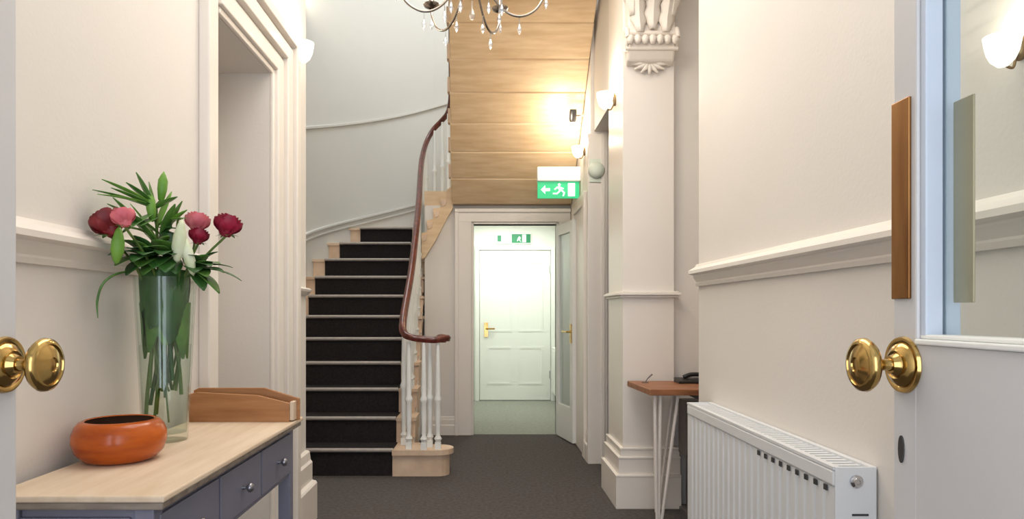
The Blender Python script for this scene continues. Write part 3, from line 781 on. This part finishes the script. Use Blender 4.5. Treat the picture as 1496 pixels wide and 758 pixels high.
# positions relative to vase: photo px -> metres (1 px = .00194 m at the vase); local x right, z up from the table
def V(px, pyy, dy=0.): return Vector(((px-708)*(VY+dy)/1000-VX, dy, 1.17+(457-pyy)*(VY+dy)/1000-TZ))
def stem(bm, top, bx, by, r=.0035, bz=.14):
    # bows out over the rim inside the glass
    t = Vector(top); rimx = max(-.06, min(.06, t.x*.7)); rimy = max(-.055, min(.055, t.y*.7))
    tube(bm, spline([(bx, by, bz), ((bx+rimx)/2, (by+rimy)/2, .24), (rimx, rimy, VH-.01), tuple(t)], 5), r, 6)
def rose(label, px, pyy, dy, m, R, bx, by, tilt, group=None):
    c = V(px, pyy, dy)
    t = thing('rose', label, 'flower', (VX, VY, TZ), group)
    bm = bmesh.new(); stem(bm, c-Vector((0,0,R*.6)), bx, by); obj('stem', bm, stemm, t, smooth=True)
    bm = bmesh.new()
    Mx = Matrix.Translation(c) @ Matrix.Rotation(tilt, 4, 'Y')
    lathe(bm, [(0,-R*.8),(R*.35,-R*.75),(R*.62,-R*.3),(R*.6,R*.25),(R*.35,R*.62),(0,R*.55)], Mx, 14)
    for lay, (n, rr, hh, op) in enumerate(((3,.42,.95,.0),(4,.62,.88,.1),(5,.82,.75,.28),(6,.98,.55,.5))):
        for k in range(n):
            a0 = 2*PI*k/n+lay*.7; rows = []
            for i in range(6):
                tt = i/5; z = -R*.75+R*(.75+hh)*tt*1.0
                rad = R*rr*(math.sin(min(1, tt*1.25)*PI/2))*(1+op*tt*tt*.12)
                wv = 1.5*PI/n*(1-.2*tt**4)
                rows.append([bm.verts.new(Mx @ Vector((rad*math.cos(a0+s*wv), rad*math.sin(a0+s*wv), z-R*.3*abs(s)**3*tt))) for s in (-1,-.67,-.33,0,.33,.67,1)])
            for a, b in zip(rows, rows[1:]):
                for q in range(6): bm.faces.new((a[q], a[q+1], b[q+1], b[q]))
    obj('bloom', bm, m, t, smooth=True)
    bm = bmesh.new()
    for k in range(5):
        a = 2*PI*k/5; blade(bm, c+Vector((0,0,-R*.8)), (math.cos(a), math.sin(a), .5), R*.9, R*.18, 1.2, n=4)
    obj('sepal', bm, leafg, t, smooth=True)
    return t
rose('deep red rose leaning left over the vase rim', 160, 328, -.19, redd, .042, .02, -.02, -.5)
rose('pink rose half hidden behind the lily leaves', 181, 319, -.23, pinkp, .028, -.02, .01, -.3)
rose('pale pink rose beside the white lily buds', 288, 326, .02, pinkp, .034, -.01, .02, .15)
rose('small dark red rose under the pale pink rose', 290, 346, -.02, redp, .027, .015, .015, .2)
rose('crimson rose standing out on the right of the bouquet', 332, 331, 0, redp, .038, -.03, -.005, .25)

# lily stem with long narrow leaves
ly = thing('lily_plant', 'tall lily stem with a tuft of long narrow green leaves', 'plant', (VX, VY, TZ))
top = V(228, 300, -.03)
bm = bmesh.new(); stem(bm, top, .01, .02, .0045); obj('stem', bm, stemm, ly, smooth=True)
tips = [(139, 279, -.2), (152, 264, -.18), (200, 254, -.08), (168, 292, -.18), (146, 285, -.2), (160, 300, -.2), (186, 268, -.12), (272, 308, -.05), (258, 288, -.06), (265, 296, -.03), (270, 320, -.08), (180, 340, -.17), (262, 335, -.06), (250, 282, .02), (218, 268, -.03), (165, 276, -.17), (192, 300, -.06), (255, 300, -.1), (206, 330, -.12), (245, 345, -.11)]
for k, (a, b, dy) in enumerate(tips):
    tip = V(a, b, dy); f = random.uniform(.35, .95)
    base = Vector((top.x*f+.0, top.y*f, VH+(top.z-VH)*f)) if b > 290 else Vector(top)*1.0-Vector((0,0,random.uniform(.0,.07)))
    dv = tip-base; L = dv.length*1.04
    bend = .35 if abs(dv.x) > .08 else .12
    leaf_obj('leaf', (leafg, leafl, leafg)[k % 3], ly, base, (dv+Vector((0,0,dv.length*bend*.5))).normalized(), L, .0125, bend)
for a, b, dy, ang in ((239, 256, -.02, .1), (219, 285, -.05, -.1)):
    tip = V(a, b, dy); bm = bmesh.new()
    lathe(bm, [(0,-.075),(.008,-.07),(.013,-.04),(.013,-.015),(.007,.0),(0,.012)], Matrix.Translation(tip) @ Matrix.Rotation(ang, 4, 'Y'), 10)
    o = obj('bud', bm, leafl, ly, smooth=True)
    bm = bmesh.new(); tube(bm, spline([tuple(tip+Vector((-.07*math.sin(ang),0,-.07))), tuple((tip+top)/2-Vector((0,0,.03))), tuple(top)], 4), .003, 6); obj('bud_stalk', bm, stemm, ly)
# lily buds: one yellow-green pendant at left, two white hanging at right
for lab, a, b, dy, ang, L, m_, r_ in (('yellow green lily bud hanging over the left rim', 172, 358, -.2, .08, .1, leafl, .016), ('white lily bud drooping in front of the bouquet', 262, 352, -.10, .12, .12, budw, .018), ('second white lily bud drooping toward the rim', 275, 372, -.09, -.25, .12, budw, .015)):
    t = thing('lily_bud', lab, 'flower', (VX, VY, TZ)); c = V(a, b, dy)
    bm = bmesh.new(); lathe(bm, [(0,-L/2),(r_*.5,-L*.42),(r_,-L*.15),(r_*.95,L*.1),(r_*.5,L*.38),(0,L*.5)], Matrix.Translation(c) @ Matrix.Rotation(ang, 4, 'Y'), 12); obj('bud', bm, m_, t, smooth=True)
    tp = c+Vector((L*.5*math.sin(ang), 0, L*.5*math.cos(ang)))
    bm = bmesh.new(); rx = max(-.055, min(.055, c.x*.6)); tube(bm, spline([(-rx*.6, .0, .05), (0, -.02, .26), (rx, -.035, VH), (rx*1.1, -.05, tp.z-.01), tuple(tp)], 5), .003, 6); obj('stem', bm, stemm, t, smooth=True)
# broad dark foliage sprigs
sprigs = [('broad dark leaf sprig filling the left of the bouquet', -.03, .01, [(172, 388, -.17, .042), (190, 362, -.16, .046), (163, 372, -.2, .034), (205, 390, -.14, .046), (188, 402, -.14, .04), (198, 345, -.12, .042), (180, 350, -.18, .036), (210, 372, -.17, .046), (196, 382, -.19, .042)]),
          ('broad dark leaf sprig filling the middle of the bouquet', .0, -.02, [(230, 350, -.11, .046), (252, 372, -.12, .046), (242, 398, -.13, .048), (215, 360, -.14, .044), (226, 392, -.13, .048), (245, 325, -.04, .04), (262, 350, -.05, .042), (236, 372, -.15, .046), (256, 400, -.1, .044), (212, 402, -.12, .044)]),
          ('rose leaf sprig drooping over the right rim', .03, .0, [(316, 428, -.05, .038), (348, 410, -.03, .03), (324, 398, -.06, .04), (300, 404, -.09, .044), (336, 390, -.02, .03), (296, 424, -.08, .034), (300, 372, -.05, .042), (314, 368, -.02, .04), (285, 398, -.12, .044), (318, 384, -.07, .04), (306, 388, -.1, .042), (280, 372, -.1, .04)])]
for lab, bx, by, tips in sprigs:
    t = thing('leaf_sprig', lab, 'foliage', (VX, VY, TZ))
    c0 = sum((V(a, b, dy) for a, b, dy, _ in tips), Vector())/len(tips); hub = Vector((c0.x*.55, c0.y*.4, max(VH+.02, c0.z-.0)))
    bm = bmesh.new(); stem(bm, hub, bx, by, .004); obj('stem', bm, stemm, t, smooth=True)
    for k, (a, b, dy, wv) in enumerate(tips):
        tip = V(a, b, dy); dv = tip-hub; L = dv.length*1.1
        leaf_obj('leaf', leafd if k % 3 else leafg, t, hub, (dv+Vector((0,0,.35*dv.length))).normalized(), L, wv*.62, .8, fold=.15)
# dark leaves submerged inside the upper vase
t = thing('leaf_sprig', 'dark leaves pressed against the inside of the vase', 'foliage', (VX, VY, TZ))
bm = bmesh.new(); tube(bm, spline([(.0, .0, .12), (.0, 0, .3), (0, .0, .44)], 4), .005, 6); obj('stem', bm, stemm, t)
for k in range(26):
    a = 2*PI*k/26*1.0+.3; zc = .23+.045*(k % 4)+.02*((k*7) % 3); bm = bmesh.new(); rows = []
    Lf, wf = .16, .62
    for i in range(7):
        tt = i/6; z = zc+Lf*tt; r = vr(z)-.012-.004*((k*5) % 3); wv = wf*math.sin(PI*(tt*.9+.05))
        rows.append([bm.verts.new(((r-.004*abs(s))*math.cos(a+s*wv+.25*tt), (r-.004*abs(s))*math.sin(a+s*wv+.25*tt), min(z, VH+.02))) for s in (-1,-.5,0,.5,1)])
    for p, q in zip(rows, rows[1:]):
        for j in range(4): bm.faces.new((p[j], p[j+1], q[j+1], q[j]))
    obj('leaf', bm, leafd if k % 4 else leafg, t, smooth=True)
# thick stem ends in the water
t = thing('cut_stems', 'bunch of cut flower stems standing in the vase water', 'stems', (VX, VY, TZ))
for k, (x, y, z, tx) in enumerate(((-.045, -.02, .05, -.02), (-.04, -.005, .1, .01), (-.03, -.03, .15, -.01), (.03, -.02, .17, .0), (.05, -.01, .13, .01), (.015, -.03, .16, -.01), (-.035, .02, .07, .0), (.0, .02, .16, .01))):
    bm = bmesh.new(); tube(bm, spline([(x, y, z), (x*.7+tx*.5, y*.8, z+.1), (tx, y*.5, .36)], 4), .0055, 8); obj('stem', bm, (stemm, leafd)[k % 2], t, smooth=True)
# thin arching grass
t = thing('grass_blade', 'thin arching grass blade curling down left of the vase', 'foliage', (VX, VY, TZ))
bm = bmesh.new(); tube(bm, spline([(-.03, -.02, .3), tuple(Vector((-.05, -.03, VH+.01))), tuple(V(188, 397, -.12)), tuple(V(168, 401, -.17)), tuple(V(150, 415, -.19)), tuple(V(142, 440, -.19)), tuple(V(143, 465, -.19))], 6), [.003]*30+[.003-.00035*k for k in range(7)], 6); obj('blade', bm, leafg, t, smooth=True)

# ------------------------------------------------------------------ desk in the alcove
dk = thing('desk', 'small wooden desk on white hairpin legs in the alcove', 'desk', (1.2, 3.85, 0))
DT = .765
bm = bmesh.new(); prism(bm, [(-.35, .23, DT-.032), (-.325, -.23, DT-.032), (.42, -.23, DT-.032), (.42, .23, DT-.032)], (0,0,.032)); obj('desktop', bm, deskw, dk, bevel=.003)
def hairpin(x, y, dx, dy):
    bm = bmesh.new(); r = .0085
    tube(bm, spline([(x, y, DT-.036), (x+dx*.1-.0, y, .04), (x+dx*.18, y, .01), (x+dx*.26, y, .04), (x+dx, y+dy, DT-.036)], 6), r, 8)
    tube(bm, [(x+.03*(1 if dx > 0 else -1), y+.0, DT-.036), (x+dx*.17, y+dy*.08, .012)], r, 8)
    box(bm, min(x, x+dx)-.01, max(x, x+dx)+.01, y-.012, y+.03, DT-.037, DT-.033)
    obj('hairpin_leg', bm, hair, dk, smooth=False)
hairpin(-.29, -.19, .13, .02); hairpin(.38, -.19, -.13, .02); hairpin(-.205, .17, .11, -.02); hairpin(.38, .17, -.13, -.02)
obj('under_frame', boxes((-.02, .40, -.21, .1, DT-.075, DT-.036)), blackm, dk, bevel=.004)
ub = thing('storage_box', 'dark grey box standing on a stand under the desk', 'box', (1.22, 4.02, 0))
obj('body', boxes((-.06, .25, -.08, .08, .34, .66)), greyb, ub, bevel=.006)
obj('stand', boxes((-.02, .22, -.06, .06, .02, .34), (-.06, .25, -.08, .08, 0, .02)), greyb, ub)
pn = bmesh.new(); tube(pn, [(0,0,0),(.012,0,.02),(.032,0,.04),(.04,0,.046)], [.003,.003,.0045,.005], 8)
box(pn, -.02, .015, -.015, .015, -.002, .002)
o = obj('pen_stand', pn, greyb, None, smooth=False, loc=(.935, 3.98, DT+.002)); tag(o, 'slim grey pen stand on the desk corner', 'pen')
ph = thing('telephone', 'low black desk phone on the alcove desk', 'telephone', (1.20, 3.96, DT))
bm = bmesh.new(); prism(bm, [(-.09, -.05, 0), (-.09, .06, 0), (-.09, .06, .028), (-.09, -.05, .014)], (.26, 0, 0)); obj('base', bm, blackm, ph, bevel=.003)
bm = bmesh.new(); tube(bm, spline([(-.04, .03, .03), (0, .03, .045), (.06, .03, .045), (.1, .03, .03)], 4), .013, 8); obj('handset', bm, blackm, ph, smooth=True)

# ------------------------------------------------------------------ chandelier
CX, CY = -.055, 3.0
ch = thing('chandelier', 'chrome chandelier with curved arms and crystal drops', 'chandelier', (CX, CY, 2.48))
bm = bmesh.new(); lathe(bm, [(0,.06),(.012,.065),(.03,.09),(.02,.12),(.014,.15),(.04,.19),(.045,.22),(.02,.26),(.012,.32),(.03,.38),(.02,.43),(.008,.46),(.008,1.08),(.05,1.09),(.06,1.119),(0,1.119)], None, 20); obj('column', bm, chand, ch, smooth=True)
for k in range(6):
    a = 2*PI*k/6+.12; ca, sa = math.cos(a), math.sin(a)
    R = lambda r, z: (r*ca, r*sa, z)
    bm = bmesh.new(); tube(bm, spline([R(.03,.2), R(.07,.11), R(.14,.025), R(.21,.0), R(.28,.03), R(.325,.10), R(.33,.14)], 6), .0055, 8); arm = obj('arm', bm, chand, ch, smooth=True)
    bm = bmesh.new(); lathe(bm, [(0,.135),(.012,.138),(.035,.15),(.04,.16),(.03,.158),(.012,.15),(.012,.22),(0,.22)], Matrix.Translation((.33*ca, .33*sa, 0)), 14); obj('cup', bm, chand, arm, smooth=True)
    bm = bmesh.new(); lathe(bm, [(0,.22),(.008,.222),(.013,.245),(.011,.262),(0,.29)], Matrix.Translation((.33*ca, .33*sa, 0)), 12); obj('bulb', bm, bulbm, arm, smooth=True)
    for r, z in ((.33, .07), (.21, -.05), (.12, -.01)):
        bm = bmesh.new(); lathe(bm, [(0,-.034),(.010,-.015),(.011,-.006),(.004,.014),(.002,.05),(0,.05)], Matrix.Translation(R(r, z)), 6); obj('crystal_drop', bm, cryst, ch)
bm = bmesh.new(); lathe(bm, [(0,-.03),(.01,-.02),(.013,-.005),(.004,.02),(.0015,.065),(0,.065)], None, 8); obj('crystal_drop', bm, cryst, ch)
point('chandelier_light', (0, 0, .33), 17, (1, .87, .70), ch, .15)
